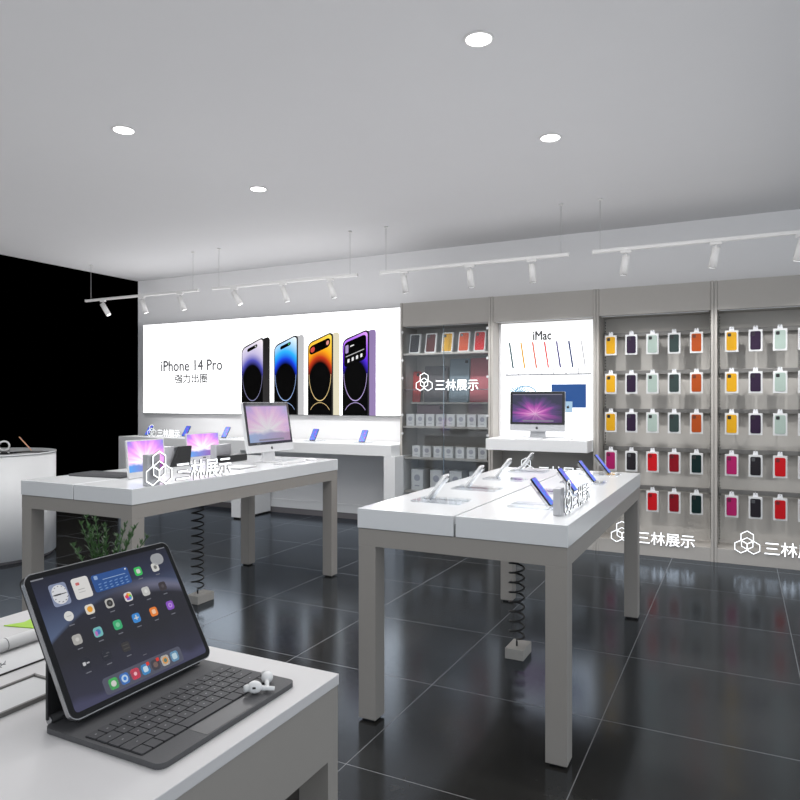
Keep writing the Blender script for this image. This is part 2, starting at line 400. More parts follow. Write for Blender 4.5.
# ================================================================== LOGO SIGNS
def hexring(bm, cx, cz, Ro, wdt, y0, y1):
    n = 6; o = []; ii = []
    for k in range(n):
        a = R(90+60*k); o.append((cx+Ro*math.cos(a), cz+Ro*math.sin(a))); ii.append((cx+(Ro-wdt)*math.cos(a), cz+(Ro-wdt)*math.sin(a)))
    V = [[bm.verts.new((x, y, z)) for x, z in s] for s in (o, ii) for y in (y0, y1)]
    of, ob, nf, nb = V
    for k in range(n):
        j = (k+1) % n
        bm.faces.new((of[k], of[j], nf[j], nf[k])); bm.faces.new((ob[j], ob[k], nb[k], nb[j]))
        bm.faces.new((of[j], of[k], ob[k], ob[j])); bm.faces.new((nf[k], nf[j], nb[j], nb[k]))
def sidesplit(bm):
    bm.normal_update()
    for f in bm.faces: f.material_index = 0 if f.normal.y < -.5 or f.normal.y > .5 else 1
def outline(bm, ch, sc):
    b2 = text_mesh(ch, .135*sc, .0012, .0042*sc); bmesh.ops.translate(b2, verts=b2.verts, vec=(0, -.0007, .016*sc))
    me = bpy.data.meshes.new('outline'); b2.to_mesh(me); b2.free(); n0 = len(bm.faces); bm.from_mesh(me); bpy.data.meshes.remove(me)
    bm.faces.ensure_lookup_table()
    for f in bm.faces[n0:]: f.material_index = 1
M['signside'] = mat('letter_side_grey', srgb(96, 96, 98), .5)
def logo_sign(label, loc, rz=0, sc=1., blk=None):
    s = thing('logo_sign', label, 'sign', loc, rz, 'white logo signs'); D = .005
    R0 = .062*sc; wd = .0085*sc; a = R0*math.cos(R(30))
    e = B(); cx = .105*sc
    hexring(e, cx-a+.003, R0, R0, wd, -D, 0); hexring(e, cx+a-.003, R0, R0, wd, -D-.0006, -.0004); hexring(e, cx, R0*2.42, R0, wd, -D-.0003, -.0002)
    hexring(e, cx, R0*1.52, R0*.92, wd*.9, -D-.0009, -.0006)
    sidesplit(e); n0 = len(e.faces)
    for (hx, hz, rr) in ((cx-a+.003, R0, R0), (cx+a-.003, R0, R0), (cx, R0*2.42, R0), (cx, R0*1.52, R0*.92)): hexring(e, hx, hz, rr+.0028*sc, wd+.0056*sc, -.0015-.0001*rr, -.0002)
    e.faces.ensure_lookup_table()
    for f in e.faces[n0:]: f.material_index = 1
    obj('emblem', e, [M['signw'], M['signside']], s)
    for k, ch in enumerate('三林展示'):
        key = (ch, sc)
        if key not in _tc:
            bm = text_mesh(ch, .135*sc, .005, .0009*sc); x = [v.co.x for v in bm.verts]
            me = bpy.data.meshes.new('character'); 
            bmesh.ops.translate(bm, verts=bm.verts, vec=(0, -.0035, .016*sc)); sidesplit(bm); outline(bm, ch, sc); bm.to_mesh(me); bm.free(); me.materials.append(M['signw']); me.materials.append(M['signside']); _tc[key] = me
        o = bpy.data.objects.new('character', _tc[key]); C.objects.link(o); o.parent = s; o.location = ((.235+.132*k)*sc, 0, 0)
    if blk: obj('backing_block', box(B(), *blk, .004), M['block'], s)
    return s
logo_sign('white logo sign on the plinth below the left pegboard bay', (-1.145, 6.8985, .105))
logo_sign('white logo sign on the plinth of the rightmost pegboard bay', (-.055, 6.8985, .105))
logo_sign('white logo sign inside the dark niche under the all-in-one computer shelf', (-2.20, 7.219, .66))
logo_sign('white logo sign applied to the glass door of the display cabinet', (-3.27, 6.8935, 1.60), 0, .98)
logo_sign('white logo sign standing on the long white wall desk', (-7.40, 6.86, .9935), 0, .80)
logo_sign('white logo sign on the right edge of the table with tablets and computer', (-3.095, 2.85, .9935), PI/2, .97, (.03, .012, 0, .125, .055, .185))
logo_sign('white logo sign on the right edge of the phone table', (-.69, 2.955, .9935), PI/2, .72, (-.01, .012, 0, .065, .045, .12))

# ================================================================== TABLES
def show_table(label, x, y):
    t = thing('display_table', label, 'table', (x, y, 0), 0, 'large white topped display tables')
    W, L = .975, 2.19
    for sx in (0, 1):
        for sy in (0, 1):
            x0 = 0 if sx == 0 else W-.09; y0 = 0 if sy == 0 else L-.09
            obj('leg', box(B(), x0, y0, .012, x0+.09, y0+.09, .82, .002), M['frame'], t)
            obj('foot_pad', box(B(), x0+.015, y0+.015, 0, x0+.075, y0+.075, .012), M['black'], t)
    a = B(); box(a, 0, 0, .82, W, .09, .9); box(a, 0, L-.09, .82, W, L, .9); box(a, 0, .09, .82, .09, L-.09, .9); box(a, W-.09, .09, .82, W, L-.09, .9)
    box(a, .1, .1, .88, W-.09, L-.09, .9)
    obj('apron', a, M['frame'], t)
    for x0, x1 in ((0, W/2-.007), (W/2+.007, W)):
        obj('top_slab', box(B(), x0-.004, -.004, .902, x1+.004 if x1 == W else x1, L+.004, .993, .002), M['slab'], t)
    obj('centre_joint', box(B(), W/2-.0065, .012, .902, W/2+.0065, L-.012, .955), M['darkgap'], t)
    return t
show_table('white topped grey display table with blue phones, nearest the pegboard bays', -1.603, 2.75)
show_table('white topped grey display table with tablets and a computer, at the left', -4.065, 2.75)

def coil(label, x, y, blabel):
    s = thing('floor_socket_box', blabel, 'socket box', (x, y, 0), 0, 'floor socket boxes')
    obj('housing', box(B(), -.055, -.085, .0, .055, .085, .062, .003), M['base'], s)
    obj('lid_line', box(B(), -.045, -.075, .0615, .045, .075, .064, .001), M['base'], s)
    pts = [(0, -.03, .06), (0, -.03, .085)]; N = 12; zt = .80
    for k in range(N*16+1):
        a = 2*PI*k/16; z = .10+(zt-.02-.10)*k/(N*16); pts.append((.043*math.sin(a), -.03-.043*math.cos(a)+.043*(1-min(1, k/4)) , z))
    pts += [(0, -.03, zt-.01), (0, -.03, .878)]
    c = obj('coiled_cable', tube(B(), pts, .0058, 8), M['darkrubber']); c.location = (x, y, .0045)
    tag(c, label, 'cable', 'coiled cables under the tables')
coil('black coiled cable hanging under the phone table', -1.17, 3.87, 'small grey socket box on the floor under the phone table')
coil('black coiled cable hanging under the tablet table', -3.60, 3.84, 'small grey socket box on the floor under the tablet table')

# ------------------------------------------------------------------ front table (keyboard tablet)
ft = thing('counter_table', 'pale grey foreground counter table carrying the keyboard tablet', 'table', (-1.54, -.7, 0))
obj('top_slab', box(B(), 0, 0, .973, .875, 1.77, .993, .0015), M['slabg'], ft)
fb = B(); box(fb, .002, .002, .845, .873, 1.768, .973)
obj('apron', fb, M['frame'], ft)
obj('end_panel', box(B(), .002, 1.735, 0, .873, 1.768, .845), M['frame'], ft)
obj('end_panel', box(B(), .002, .002, 0, .873, .035, .845), M['frame'], ft)
obj('back_panel', box(B(), .002, .035, 0, .03, 1.735, .845), M['frame'], ft)
obj('shade_panel', box(B(), .79, .035, .0, .81, 1.735, .845), mat('painted_recess_shade', srgb(66, 62, 58), .6), ft)  # added panel across the opening, dark colour stands for the unlit interior

# ================================================================== WALL DESK
dk = thing('wall_desk', 'long white desk against the back wall under the banner', 'desk', (-7.78, 6.69, 0))
DW = 4.30
obj('desk_top', box(B(), 0, 0, .868, DW, .635, .993, .003), M['white'], dk)
for x0 in (0, 2.02, DW-.094): obj('desk_leg', box(B(), x0, 0, .02, x0+.14, .62, .868, .002), M['white'], dk)
for x0 in (0, 2.02, DW-.094): obj('leg_plinth', box(B(), x0+.02, .02, 0, x0+.12, .60, .02), M['black'], dk)

# ================================================================== ROUND COUNTER
rc = thing('round_counter', 'round white counter at the left edge holding small devices', 'counter', (-6.49, 4.06, 0))
bm = B(); cyl(bm, (0, 0, .03), (0, 0, .985), .575, 72); obj('drum', bm, M['white'], rc)
bm = B(); cyl(bm, (0, 0, .985), (0, 0, 1.0), .58, 72); obj('counter_top', bm, M['slab'], rc)
bm = B(); cyl(bm, (0, 0, 0), (0, 0, .03), .55, 48); obj('plinth', bm, M['skirt'], rc)

# ================================================================== PHONES
def make_phone(label, loc, rz, tilt, length=.155, wid=.075, back=None, group='phones', stand=True, name='phone', base=None):
    """face looks along local -Y and up; local origin = lower edge centre on the surface"""
    t = thing(name, label, 'phone', loc, rz, group)
    m = Matrix.Translation((0, 0, .014)) @ Matrix.Rotation(-tilt, 4, 'X')
    bm = B(); prism(bm, rrect(-wid/2, 0, wid/2, length, .011), 0, .008); obj('phone_body', bm, back or M['bezel'], t, m)
    bm = B(); panel(bm, rrect(-wid/2+.003, .003, wid/2-.003, length-.003, .009), -.0006, 0, -wid/2, 0, wid/2, length); obj('phone_screen', bm, M['phone'], t, m)
    bm = B(); box(bm, -wid/2+.008, .008, length-.04, -wid/2+.034, .0105, length-.008, .002); obj('camera_bump', bm, M['black'] if not back else M['silver'], t, m)
    return t
def make_stand(label, loc, rz, tilt, group):
    t = thing('phone_stand', label, 'stand', loc, rz, group)
    obj('base_plate', box(B(), -.085, -.06, 0, .085, .20, .009, .002), M['acryl'], t)
    m = Matrix.Translation((0, .018, .009)) @ Matrix.Rotation(-tilt, 4, 'X')
    obj('support_arm', box(B(), -.03, 0, 0, .03, .006, .135, .001), M['acryl'], t, m)
    obj('holding_lip', box(B(), -.03, -.012, .009, .03, .004, .0135, .001), M['acryl'], t)
    return t
ordn = ['nearest', 'second nearest', 'third nearest', 'farthest']
white_back = mat('white_phone_back', (.80, .80, .80), .25)
for k in range(4):
    y = 3.17+.52*k
    make_phone('blue screened phone on the right side of the phone table, %s of the four' % ordn[k], (-.79, y, .9935), PI/2, R(38), group='blue screened phones on the phone table')
    make_stand('clear acrylic stand under the %s blue phone on the phone table' % ordn[k], (-.79, y, .9935), PI/2, R(38), 'acrylic stands under the blue phones')
    y = 3.12+.52*k
    make_phone('white backed phone on the left side of the phone table, %s of the four' % ordn[k], (-1.41, y, .9935), -PI/2, R(38), back=white_back, group='white backed phones on the phone table')
    make_stand('clear acrylic stand under the %s white phone on the phone table' % ordn[k], (-1.41, y, .9935), -PI/2, R(38), 'acrylic stands under the white phones')
wl = ['at the far left end of the wall desk', 'second from the left end of the wall desk', 'behind the second small tablet on the wall desk', 'behind the computer on the wall desk',
      'just right of the computer on the wall desk', 'nearest the glass cabinet on the wall desk']
for k in range(6):
    if k == 3: continue
    x = -7.5+.7*k
    make_phone('small blue phone on stand '+wl[k], (x, 6.93, .9935), 0, R(35), .165, .085, group='blue phones along the wall desk')
    make_stand('clear stand of the phone '+wl[k], (x, 6.93, .9935), 0, R(35), 'clear stands along the wall desk')

# ================================================================== COMPUTERS AND TABLETS
def apple(bm, cx, cz, r, y):
    pts = []
    for k in range(20):
        a = 2*PI*k/20; rr = r*(1-.18*math.exp(-((a-PI/2)/.35)**2)-.12*math.exp(-((a-3*PI/2)/.3)**2)-.22*math.exp(-((min(a, 2*PI-a)-.25)/.3)**2)*(1 if a < PI/2 else 0))
        pts.append((cx+rr*math.cos(a), cz+rr*math.sin(a)))
    prism(bm, pts, y-.0006, y); prism(bm, [(cx, cz+r*1.0), (cx+r*.35, cz+r*1.15), (cx+r*.3, cz+r*1.5), (cx, cz+r*1.3)], y-.0006, y)
def computer(label, loc, rz, tilt, frame, bez, scr, W=.57, Hh=.405, chin=.075, stand_h=.085):
    t = thing('desktop_computer', label, 'computer', loc, rz)
    m = Matrix.Translation((0, 0, stand_h)) @ Matrix.Rotation(-tilt, 4, 'X')
    obj('display_housing', prism(B(), rrect(-W/2, 0, W/2, Hh, .012), -.012, .016), frame, t, m)
    obj('glass_bezel', prism(B(), rrect(-W/2+.002, chin, W/2-.002, Hh-.002, .010), -.0135, -.012), bez, t, m)
    obj('screen', panel(B(), rrect(-W/2+.028, chin+.022, W/2-.028, Hh-.026, .001), -.0145, -.0135, -W/2+.028, chin+.022, W/2-.028, Hh-.026), scr, t, m)
    dock = B(); prism(dock, rrect(-W*.26, chin+.03, W*.30, chin+.045, .002), -.0150, -.0145); obj('dock_bar', dock, M['dockgrey'], t, m)
    mb = B(); prism(mb, rrect(-W/2+.028, Hh-.034, W/2-.028, Hh-.026, .001), -.0150, -.0145); obj('menu_bar', mb, M['dockgrey'], t, m)
    lg = B(); apple(lg, 0, chin*.48, .013, -.012); obj('logo', lg, M['black'], t, m)
    st = B(); prism(st, [(-.085, 0), (.085, 0), (.075, stand_h+.06), (-.075, stand_h+.06)], .02, .035); obj('stand_neck', st, frame, t, Matrix.Rotation(R(-4), 4, 'X'))
    obj('stand_foot', box(B(), -.085, -.05, 0, .085, .12, .006, .002), frame, t)
    return t
M['dockgrey'] = glowcol('dock_grey', 150, 145, 165, .7)
M['palebez'] = mat('pale_glossy_bezel', srgb(66, 66, 72), .04)
computer('silver all-in-one computer on the white shelf below the small lightbox', (-1.88, 6.88, 1.107), 0, R(2), M['alu'], M['bezel'], M['aurorad'], W=.575, Hh=.41, chin=.07, stand_h=.07)
M['whitealu'] = mat('white_aluminium', (.74, .74, .75), .3, .1)
computer('white framed desktop computer on the left display table', (-3.43, 4.47, .9945), R(91), R(9), M['whitealu'], M['palebez'], M['aurorap'], W=.60, Hh=.405, chin=.06)

def slab_tablet(label, loc, rz, W, Hh):
    t = thing('display_tablet', label, 'tablet', loc, rz, 'small white framed tablets on the left table')
    m = Matrix.Rotation(R(-6), 4, 'X')
    obj('tablet_body', prism(B(), rrect(-W/2, 0.004, W/2, Hh, .012), -.006, .006), M['whitealu'], t, m)
    obj('tablet_screen', panel(B(), rrect(-W/2+.009, .042, W/2-.009, Hh-.010, .002), -.0072, -.006, -W/2+.009, .042, W/2-.009, Hh-.010), M['aurora'], t, m)
    obj('home_button', prism(B(), rrect(-.018, .022, .018, .032, .004), -.0068, -.006), M['ink'], t, m)
    obj('rear_prop', box(B(), -.05, .0, 0, .05, .09, .008, .002), M['whitealu'], t)
    return t
slab_tablet('white framed tablet with pink ray screen, behind the emblem of the table sign', (-3.48, 3.225, .9935), R(91), .32, .25)
slab_tablet('smaller looking white framed tablet with pink ray screen, behind the sign letters', (-4.0, 4.31, .9935), R(91), .39, .235)

# closed charcoal keyboard
kb = thing('keyboard', 'charcoal flat keyboard at the left corner of the tablet table', 'keyboard', (-3.80, 3.17, .9935), R(6))
obj('keyboard_case', box(B(), -.22, -.11, 0, .22, .11, .014, .004), M['keydeck'], kb)
for r_ in range(5):
    for c_ in range(12):
        obj('key', box(B(), -.205+c_*.0342, -.095+r_*.038, .0138, -.205+c_*.0342+.031, -.095+r_*.038+.034, .0165), M['keytop'], kb)
# wedge folio on grey block
wd = thing('folio_wedge', 'black sloped folio beside a grey block, between the two small tablets', 'folio stand', (-3.86, 3.87, .9935), R(90))
obj('grey_block', box(B(), -.20, .03, 0, .0, .15, .15, .004), M['block'], wd)
obj('sloped_cover', prism(B(), [(-.08, 0), (.10, 0), (.12, .15), (-.0, .15)], -.03, .0), M['backfolio'], wd)
sb = thing('device_case', 'black box in front of a grey acrylic block, left of the computer', 'case', (-3.76, 4.38, .9935), R(93))
obj('grey_block', box(B(), -.13, .06, 0, .06, .12, .14, .003), M['block'], sb)
obj('black_case', box(B(), -.14, -.05, 0, .14, .05, .055, .008), M['black'], sb)
# white trays and pads on left table
def tray(label, x, y, rz, w_, l_, h_=.012):
    t = thing('display_tray', label, 'tray', (x, y, .9935), rz, 'white display trays on the left table')
    obj('tray_plate', box(B(), -w_/2, -l_/2, 0, w_/2, l_/2, h_, .003), M['white'], t)
    obj('tray_edge', box(B(), -w_/2-.003, -l_/2-.003, 0, w_/2+.003, l_/2+.003, .004, .001), M['darkgap'], t)
tray('white tray behind the second letter of the table sign', -3.36, 3.62, R(4), .16, .26)
tray('white tray between the table sign and the computer', -3.34, 3.98, R(4), .14, .20)
# computer keyboard and mouse on left table
k2 = thing('computer_keyboard', 'slim white keyboard in front of the white desktop computer', 'keyboard', (-3.235, 4.46, .9935), R(90))
obj('keyboard_case', box(B(), -.16, -.045, 0, .16, .045, .009, .003), M['whitealu'], k2)
for r_ in range(4):
    for c_ in range(12): obj('key', box(B(), -.15+c_*.0253, -.037+r_*.019, .0088, -.15+c_*.0253+.022, -.037+r_*.019+.016, .011), M['carton'], k2)
def mouse(label, loc, rz):
    t = thing('computer_mouse', label, 'mouse', loc, rz, 'computer mice'); bm = B()
    bmesh.ops.create_uvsphere(bm, u_segments=20, v_segments=12, radius=1)
    for v in bm.verts: v.co = Vector((v.co.x*.03, v.co.y*.056, max(v.co.z, 0)*.022))
    for f in bm.faces: f.smooth = True
    obj('mouse_shell', bm, M['carton'], t); return t
mouse('white mouse beside the keyboard near the end of the left table', (-3.22, 4.74, .9935), R(90))

# ================================================================== KEYBOARD TABLET (foreground)
PW, PHh = .302, .238
pd = thing('keyboard_tablet', 'large dark screened tablet on an attached charcoal keyboard, in the foreground', 'tablet', (-.896, .836, .9935), PI/2)
# local: x = world Y (right), -y = world +X (towards the keyboard front)
m = Matrix.Translation((0, 0, .0215)) @ Matrix.Rotation(-.5214, 4, 'X')
obj('tablet_body', prism(B(), rrect(-PW/2, 0, PW/2, PHh, .016, 8), 0, .008), M['silver'], pd, m)
scr = obj('screen_glass', prism(B(), rrect(-PW/2+.0016, .0016, PW/2-.0016, PHh-.0016, .0150, 8), -.0009, 0), M['bezel'], pd, m)
sx0, sz0, sx1, sz1 = -PW/2+.0105, .0105, PW/2-.0105, PHh-.0105
obj('wallpaper', panel(B(), rrect(sx0, sz0, sx1, sz1, .006), -.0012, -.0008, sx0, sz0, sx1, sz1), M['padwall'], scr, m)
_gc = {}
def g(r, gg, b, s=.8):
    k = (r, gg, b, s)
    if k not in _gc: _gc[k] = glowcol('icon_colour_%d_%d_%d' % (r, gg, b), r, gg, b, s, .15)
    return _gc[k]
def icon(u, v, size, layers, nm='app_icon', ww=None, hh=None, rr=.27):
    """layers: list of (scale, colour, shape) drawn over one another, one mesh"""
    cx, cz = -PW/2+u*PW, v*PHh; bm = B(); mats = []
    for li, (s, col, shp) in enumerate(layers):
        y = -.0016-.00025*li; hw, hh_ = (ww or size)*s/2, (hh or size)*s/2
        if isinstance(shp, tuple): ox, oz, hw, hh_ = shp; cxx, czz, rad = cx+ox, cz+oz, min(hw, hh_)*.5
        else: cxx, czz, rad = cx, cz, (min(hw, hh_)*.98 if shp == 'o' else min(hw, hh_)*2*rr)
        n0 = len(bm.faces); prism(bm, rrect(cxx-hw, czz-hh_, cxx+hw, czz+hh_, rad, 4), y, -.0011)
        bm.faces.ensure_lookup_table()
        for f in bm.faces[n0:]: f.material_index = li
        mats.append(col)
    return obj(nm, bm, mats, scr, m)
cols = [.175, .306, .437, .570, .701, .833]
IC = .0165
wh = g(215, 215, 210); dk_ = g(30, 30, 32); 
icon(.168, .812, 0, [(1, g(140, 150, 178), ''), (.86, g(222, 224, 228), 'o'), (1, dk_, (0, 0, .011, .0007)), (1, g(60, 60, 64), (-.004, .0, .006, .0012))]+[(1, g(110, 110, 116), (.0125*math.cos(R(30*q)), .0135*math.sin(R(30*q)), .0006, .0006)) for q in range(12)], 'clock_widget', .031, .038, .16)
icon(.306, .815, 0, [(1, g(226, 224, 222), ''), (1, g(205, 110, 110), (-.006, .008, .0035, .0025)), (1, g(170, 170, 170), (-.002, -.002, .006, .0006)), (1, g(185, 185, 185), (-.002, -.007, .006, .0006))], 'calendar_widget', .032, .037, .14)
icon(.507, .814, 0, [(1, g(44, 84, 150), ''), (1, g(150, 175, 215), (-.030, .010, .0035, .0035)), (1, g(160, 185, 220), (.006, .004, .024, .0005)), (1, g(220, 225, 235), (.033, .012, .0014, .0014))]+[(1, g(120, 155, 205), (-.028+.0112*q, -.008, .0022, .0006)) for q in range(6)]+[(1, g(120, 155, 205), (-.028+.0112*q, -.0125, .0018, .0006)) for q in range(6)]+[(1, g(110, 145, 200), (-.028+.0112*q, -.003, .0018, .0006)) for q in range(6)], 'weather_widget', .077, .031, .14)
icon(.701, .818, IC, [(1, g(60, 190, 95), ''), (.5, wh, ''), ])
icon(.833, .812, IC, [(1, g(214, 214, 210), ''), (.45, g(120, 120, 118), 'o')])
icon(.870, .872, 0, [(1, g(160, 162, 166), 'o')], 'notification_bubble', .030, .022)
icon(cols[0], .651, IC, [(1, g(222, 222, 220), 'o'), (.45, g(185, 185, 184), (0, 0, .004, .0006))])
icon(cols[1], .652, IC, [(1, g(230, 224, 212), ''), (.62, g(240, 165, 50), 'o')])
icon(cols[2], .650, IC, [(1, g(190, 188, 184), ''), (.72, g(52, 50, 50), 'o'), (.3, g(90, 90, 92), 'o')])
icon(cols[3], .653, IC, [(1, g(226, 222, 220), '')]+[(1, g(*c), (.0037*math.cos(R(a)), .0037*math.sin(R(a)), .0028, .0028)) for c, a in (((240, 140, 50), 90), ((240, 200, 60), 40), ((110, 190, 80), -10), ((70, 150, 220), -65), ((140, 90, 200), -120), ((230, 70, 90), 170))])
icon(cols[4], .652, IC, [(1, g(200, 200, 198), ''), (.4, g(225, 225, 222), 'o')])
icon(cols[5], .651, IC, [(1, g(62, 56, 60), ''), (.4, g(84, 78, 82), 'o')])
icon(cols[0], .483, IC, [(1, g(178, 176, 172), ''), (.4, g(205, 203, 199), 'o')])
icon(cols[1], .483, IC, [(1, g(120, 190, 190), ''), (.55, g(80, 120, 190), 'o'), (1, g(190, 120, 190), (-.004, -.002, .0022, .004))])
icon(cols[2], .484, IC, [(1, g(62, 176, 118), ''), (.5, g(130, 205, 160), 'o')])
icon(cols[3], .485, IC, [(1, g(62, 140, 214), ''), (.15, wh, (0, 0, .005, .001)), (.15, wh, (0, .001, .001, .0045))])
icon(cols[4], .485, IC, [(1, g(238, 130, 52), ''), (.5, g(250, 205, 170), '')])
icon(cols[5], .489, IC, [(1, g(140, 84, 196), ''), (.55, g(190, 150, 225), 'o'), (.25, g(140, 84, 196), 'o')])
icon(cols[0], .313, IC, [(1, g(40, 42, 52), ''), (1, g(205, 205, 208), (-.0028, .0, .0026, .0028)), (1, g(190, 190, 195), (.0038, .0, .0026, .0012))])
icon(cols[1], .313, IC, [(1, g(42, 44, 54), ''), (1, g(92, 92, 98), (-.002, -.001, .004, .0007)), (1, g(92, 92, 98), (.003, .003, .003, .0007))])
icon(cols[2], .318, IC, [(1, g(58, 56, 58), ''), (1, g(84, 82, 80), (0, .003, .006, .0007)), (1, g(84, 82, 80), (0, -.003, .006, .0007))])
for c_, v_ in [(cc, .587) for cc in cols]+[(cc, .419) for cc in cols]+[(cc, .252) for cc in cols[:3]]+[(cols[4], .758), (cols[5], .752)]:
    icon(c_, v_, 0, [(1, g(128, 130, 140, .6), '')], 'icon_caption', .0095, .0017)
icon(.072, .95, 0, [(1, g(150, 152, 160, .6), '')], 'status_text', .022, .0022); icon(.925, .95, 0, [(1, g(130, 132, 140, .6), '')], 'status_text', .020, .0022)
icon(.535, .215, 0, [(1, g(120, 120, 130, .6), '')], 'page_dots', .008, .0012)
icon(.505, .118, 0, [(1, g(86, 88, 104), '')], 'dock', .168, .0275, .22)
for q, lay in enumerate([[(1, g(74, 196, 96), ''), (.55, wh, 'o')], [(1, g(60, 130, 220), ''), (.7, g(190, 215, 240), 'o'), (.35, g(60, 130, 220), 'o')], [(1, g(226, 62, 86), ''), (.35, g(250, 190, 200), 'o')],
        [(1, g(66, 150, 214), ''), (.55, g(200, 224, 240), ''), (1, g(226, 60, 50), (.007, .007, .003, .003))], [(1, g(70, 64, 66), ''), (.55, g(120, 100, 96), 'o'), (1, g(226, 60, 50), (.007, .007, .003, .003))],
        [(1, g(200, 196, 188), ''), (.7, g(226, 160, 90), 'o'), (.4, g(96, 130, 120), 'o')], [(1, g(110, 160, 196), ''), (.6, g(190, 214, 226), '')]]):
    icon(.288+.0728*q, .118, .0178, lay, 'dock_icon')
# folio, hinge, keyboard deck
obj('folio_cover', prism(B(), rrect(-PW/2+.001, .075, PW/2-.001, PHh-.001, .012), .0082, .0125), M['backfolio'], pd, m)
leg = B(); box(leg, -PW/2+.002, .058, .012, PW/2-.002, .063, .10, .001); obj('folio_leg', leg, M['backfolio'], pd)
hg = B(); cyl(hg, (-PW/2+.006, .058, .0115), (PW/2-.006, .058, .0115), .0085, 20); obj('hinge_barrel', hg, M['backfolio'], pd)
for sx in (-1, 1):
    h2 = B(); cyl(h2, (sx*(PW/2-.0065), .058, .0115), (sx*(PW/2-.0040), .058, .0115), .0062, 20); obj('hinge_cap', h2, M['silver'], pd)
obj('connector_bar', box(B(), -PW/2+.02, .012, .011, PW/2-.02, .05, .0145, .001), M['backfolio'], pd)
D0, D1 = -.190, .055   # deck depth, y (world -x)
dm = Matrix.Rotation(PI/2, 4, 'X')
def flat_rr(x0, y0, x1, y1, r, z0, z1):   # rounded plate lying flat
    bm = B(); prism(bm, rrect(x0, y0, x1, y1, r, 6), -z1, -z0); bm.transform(Matrix(((1, 0, 0, 0), (0, 0, 1, 0), (0, -1, 0, 0), (0, 0, 0, 1)))); return bm
deck = obj('keyboard_deck', flat_rr(-PW/2-.008, D0, PW/2+.004, D1, .014, 0, .0085), M['keydeck'], pd)
obj('key_well', flat_rr(-.1525, -.148, .1465, -.0295, .003, .0085, .0088), M['keygap'], deck)
U = .299/14.5
rows = [[1]*13+[1.5], [1.5]+[1]*13, [1.75]+[1]*11+[1.75], [2.25]+[1]*10+[2.25], [1, 1, 1, 1.25, 5, 1.25, 1, 1, 1, 1]]
kd = .1185/5
legend = mat('key_legend_grey', srgb(150, 150, 152), .6)
for ri, row in enumerate(rows):
    x = -.1525
    for wu in row:
        k = flat_rr(x+.0011, -.0295-(ri+1)*kd+.0011, x+wu*U-.0011, -.0295-ri*kd-.0011, .0018, .0088, .0108)
        if ri < 4:
            kx, ky = x+wu*U/2, -.0295-(ri+.5)*kd; box(k, kx-.0014, ky-.0010, .0107, kx+.0014, ky+.0010, .0110, mi=1)
        obj('key', k, [M['keytop'], legend], deck); x += wu*U
obj('trackpad', flat_rr(-.066, -.187, .062, -.1505, .003, .0085, .0088), M['pad'], deck)

def earbud(label, loc, rz, ry):
    t = thing('earbud', label, 'earbud', loc, rz, 'white earbuds on the keyboard'); t.scale = (1.1,)*3; bm = B()
    bmesh.ops.create_uvsphere(bm, u_segments=20, v_segments=14, radius=1)
    for v in bm.verts: v.co = Vector((v.co.x*.0115, v.co.y*.0095, v.co.z*.0095+.0095))
    cyl(bm, (.004, 0, .0085), (.030, .004, .0050), .0042, 14, .0032)
    for f in bm.faces: f.smooth = True
    obj('bud_body', bm, M['pod'], t)
    tp = B(); cyl(tp, (-.009, -.004, .010), (-.0155, -.007, .0095), .006, 14, .0048); obj('silicone_tip', tp, M['carton'], t)
    gr_ = B(); box(gr_, -.002, -.0099, .010, .003, -.0085, .013, .0005); obj('speaker_slot', gr_, M['black'], t)
earbud('white earbud lying on the keyboard edge, nearer the trackpad', (-.737, .915, 1.0025), R(30), 0)
earbud('white earbud on the keyboard, farther from the trackpad', (-.744, .958, 1.0025), R(-60), 0)

# things left of the tablet
def flat(name, label, cat, pts, z0, z1, m_):
    bm = B(); a = [bm.verts.new((x, y, z0)) for x, y in pts]; b = [bm.verts.new((x, y, z1)) for x, y in pts]; n = len(pts)
    bm.faces.new(a[::-1]); bm.faces.new(b)
    for i in range(n): bm.faces.new((a[i], a[(i+1) % n], b[(i+1) % n], b[i]))
    return tag(obj(name, bm, m_), label, cat)
flat('paper_card', 'lime green paper card lying behind the keyboard tablet', 'card', [(-1.475, .955), (-1.36, .985), (-1.35, 1.045), (-1.47, 1.03), (-1.455, .99)], .9935, .9955, M['green'])
tr = thing('roll_tube', 'white paper tube lying left of the keyboard tablet', 'tube', (-1.325, .70, .9935))
bm = B(); cyl(bm, (0, -.6, .0135), (0, .33, .0135), .0128, 20); obj('tube_body', bm, M['carton'], tr)
bm = B(); cyl(bm, (0, .16, .0135), (0, .1615, .0135), .0131, 20); obj('tube_seam', bm, M['darkgap'], tr)
sh = thing('drawing_sheet', 'white sheet with a faint sketch on the foreground table', 'sheet', (-1.265, .58, .9935))
obj('paper', box(B(), -.035, -.5, 0, .049, .34, .002), M['carton'], sh)
obj('paper_edge', box(B(), .049, -.5, 0, .0515, .34, .0025), M['slot'], sh)
sk = B(); 
for a0, b0, a1, b1 in [(-.02, .20, .012, .235), (.0, .235, -.015, .20), (-.005, .19, .015, .21), (.012, .225, -.004, .245), (-.02, .215, .02, .222)]: tube(sk, [(a0, b0, .0023), ((a0+a1)/2, (b0+b1)/2+.004, .0025), (a1, b1, .0023)], .0008, 5)
obj('sketch_lines', sk, M['ink'], sh)
at = thing('acrylic_tray', 'flat white tray with grey rim just left of the keyboard tablet', 'tray', (-1.10, .50, .9935))
obj('tray_plate', box(B(), -.048, -.45, 0, .042, .30, .004, .001), M['carton'], at)
rim = B(); box(rim, -.053, -.455, 0, -.048, .305, .007); box(rim, .042, -.455, 0, .047, .305, .007); box(rim, -.053, .300, 0, .047, .305, .007); obj('tray_rim', rim, M['rail'], at)

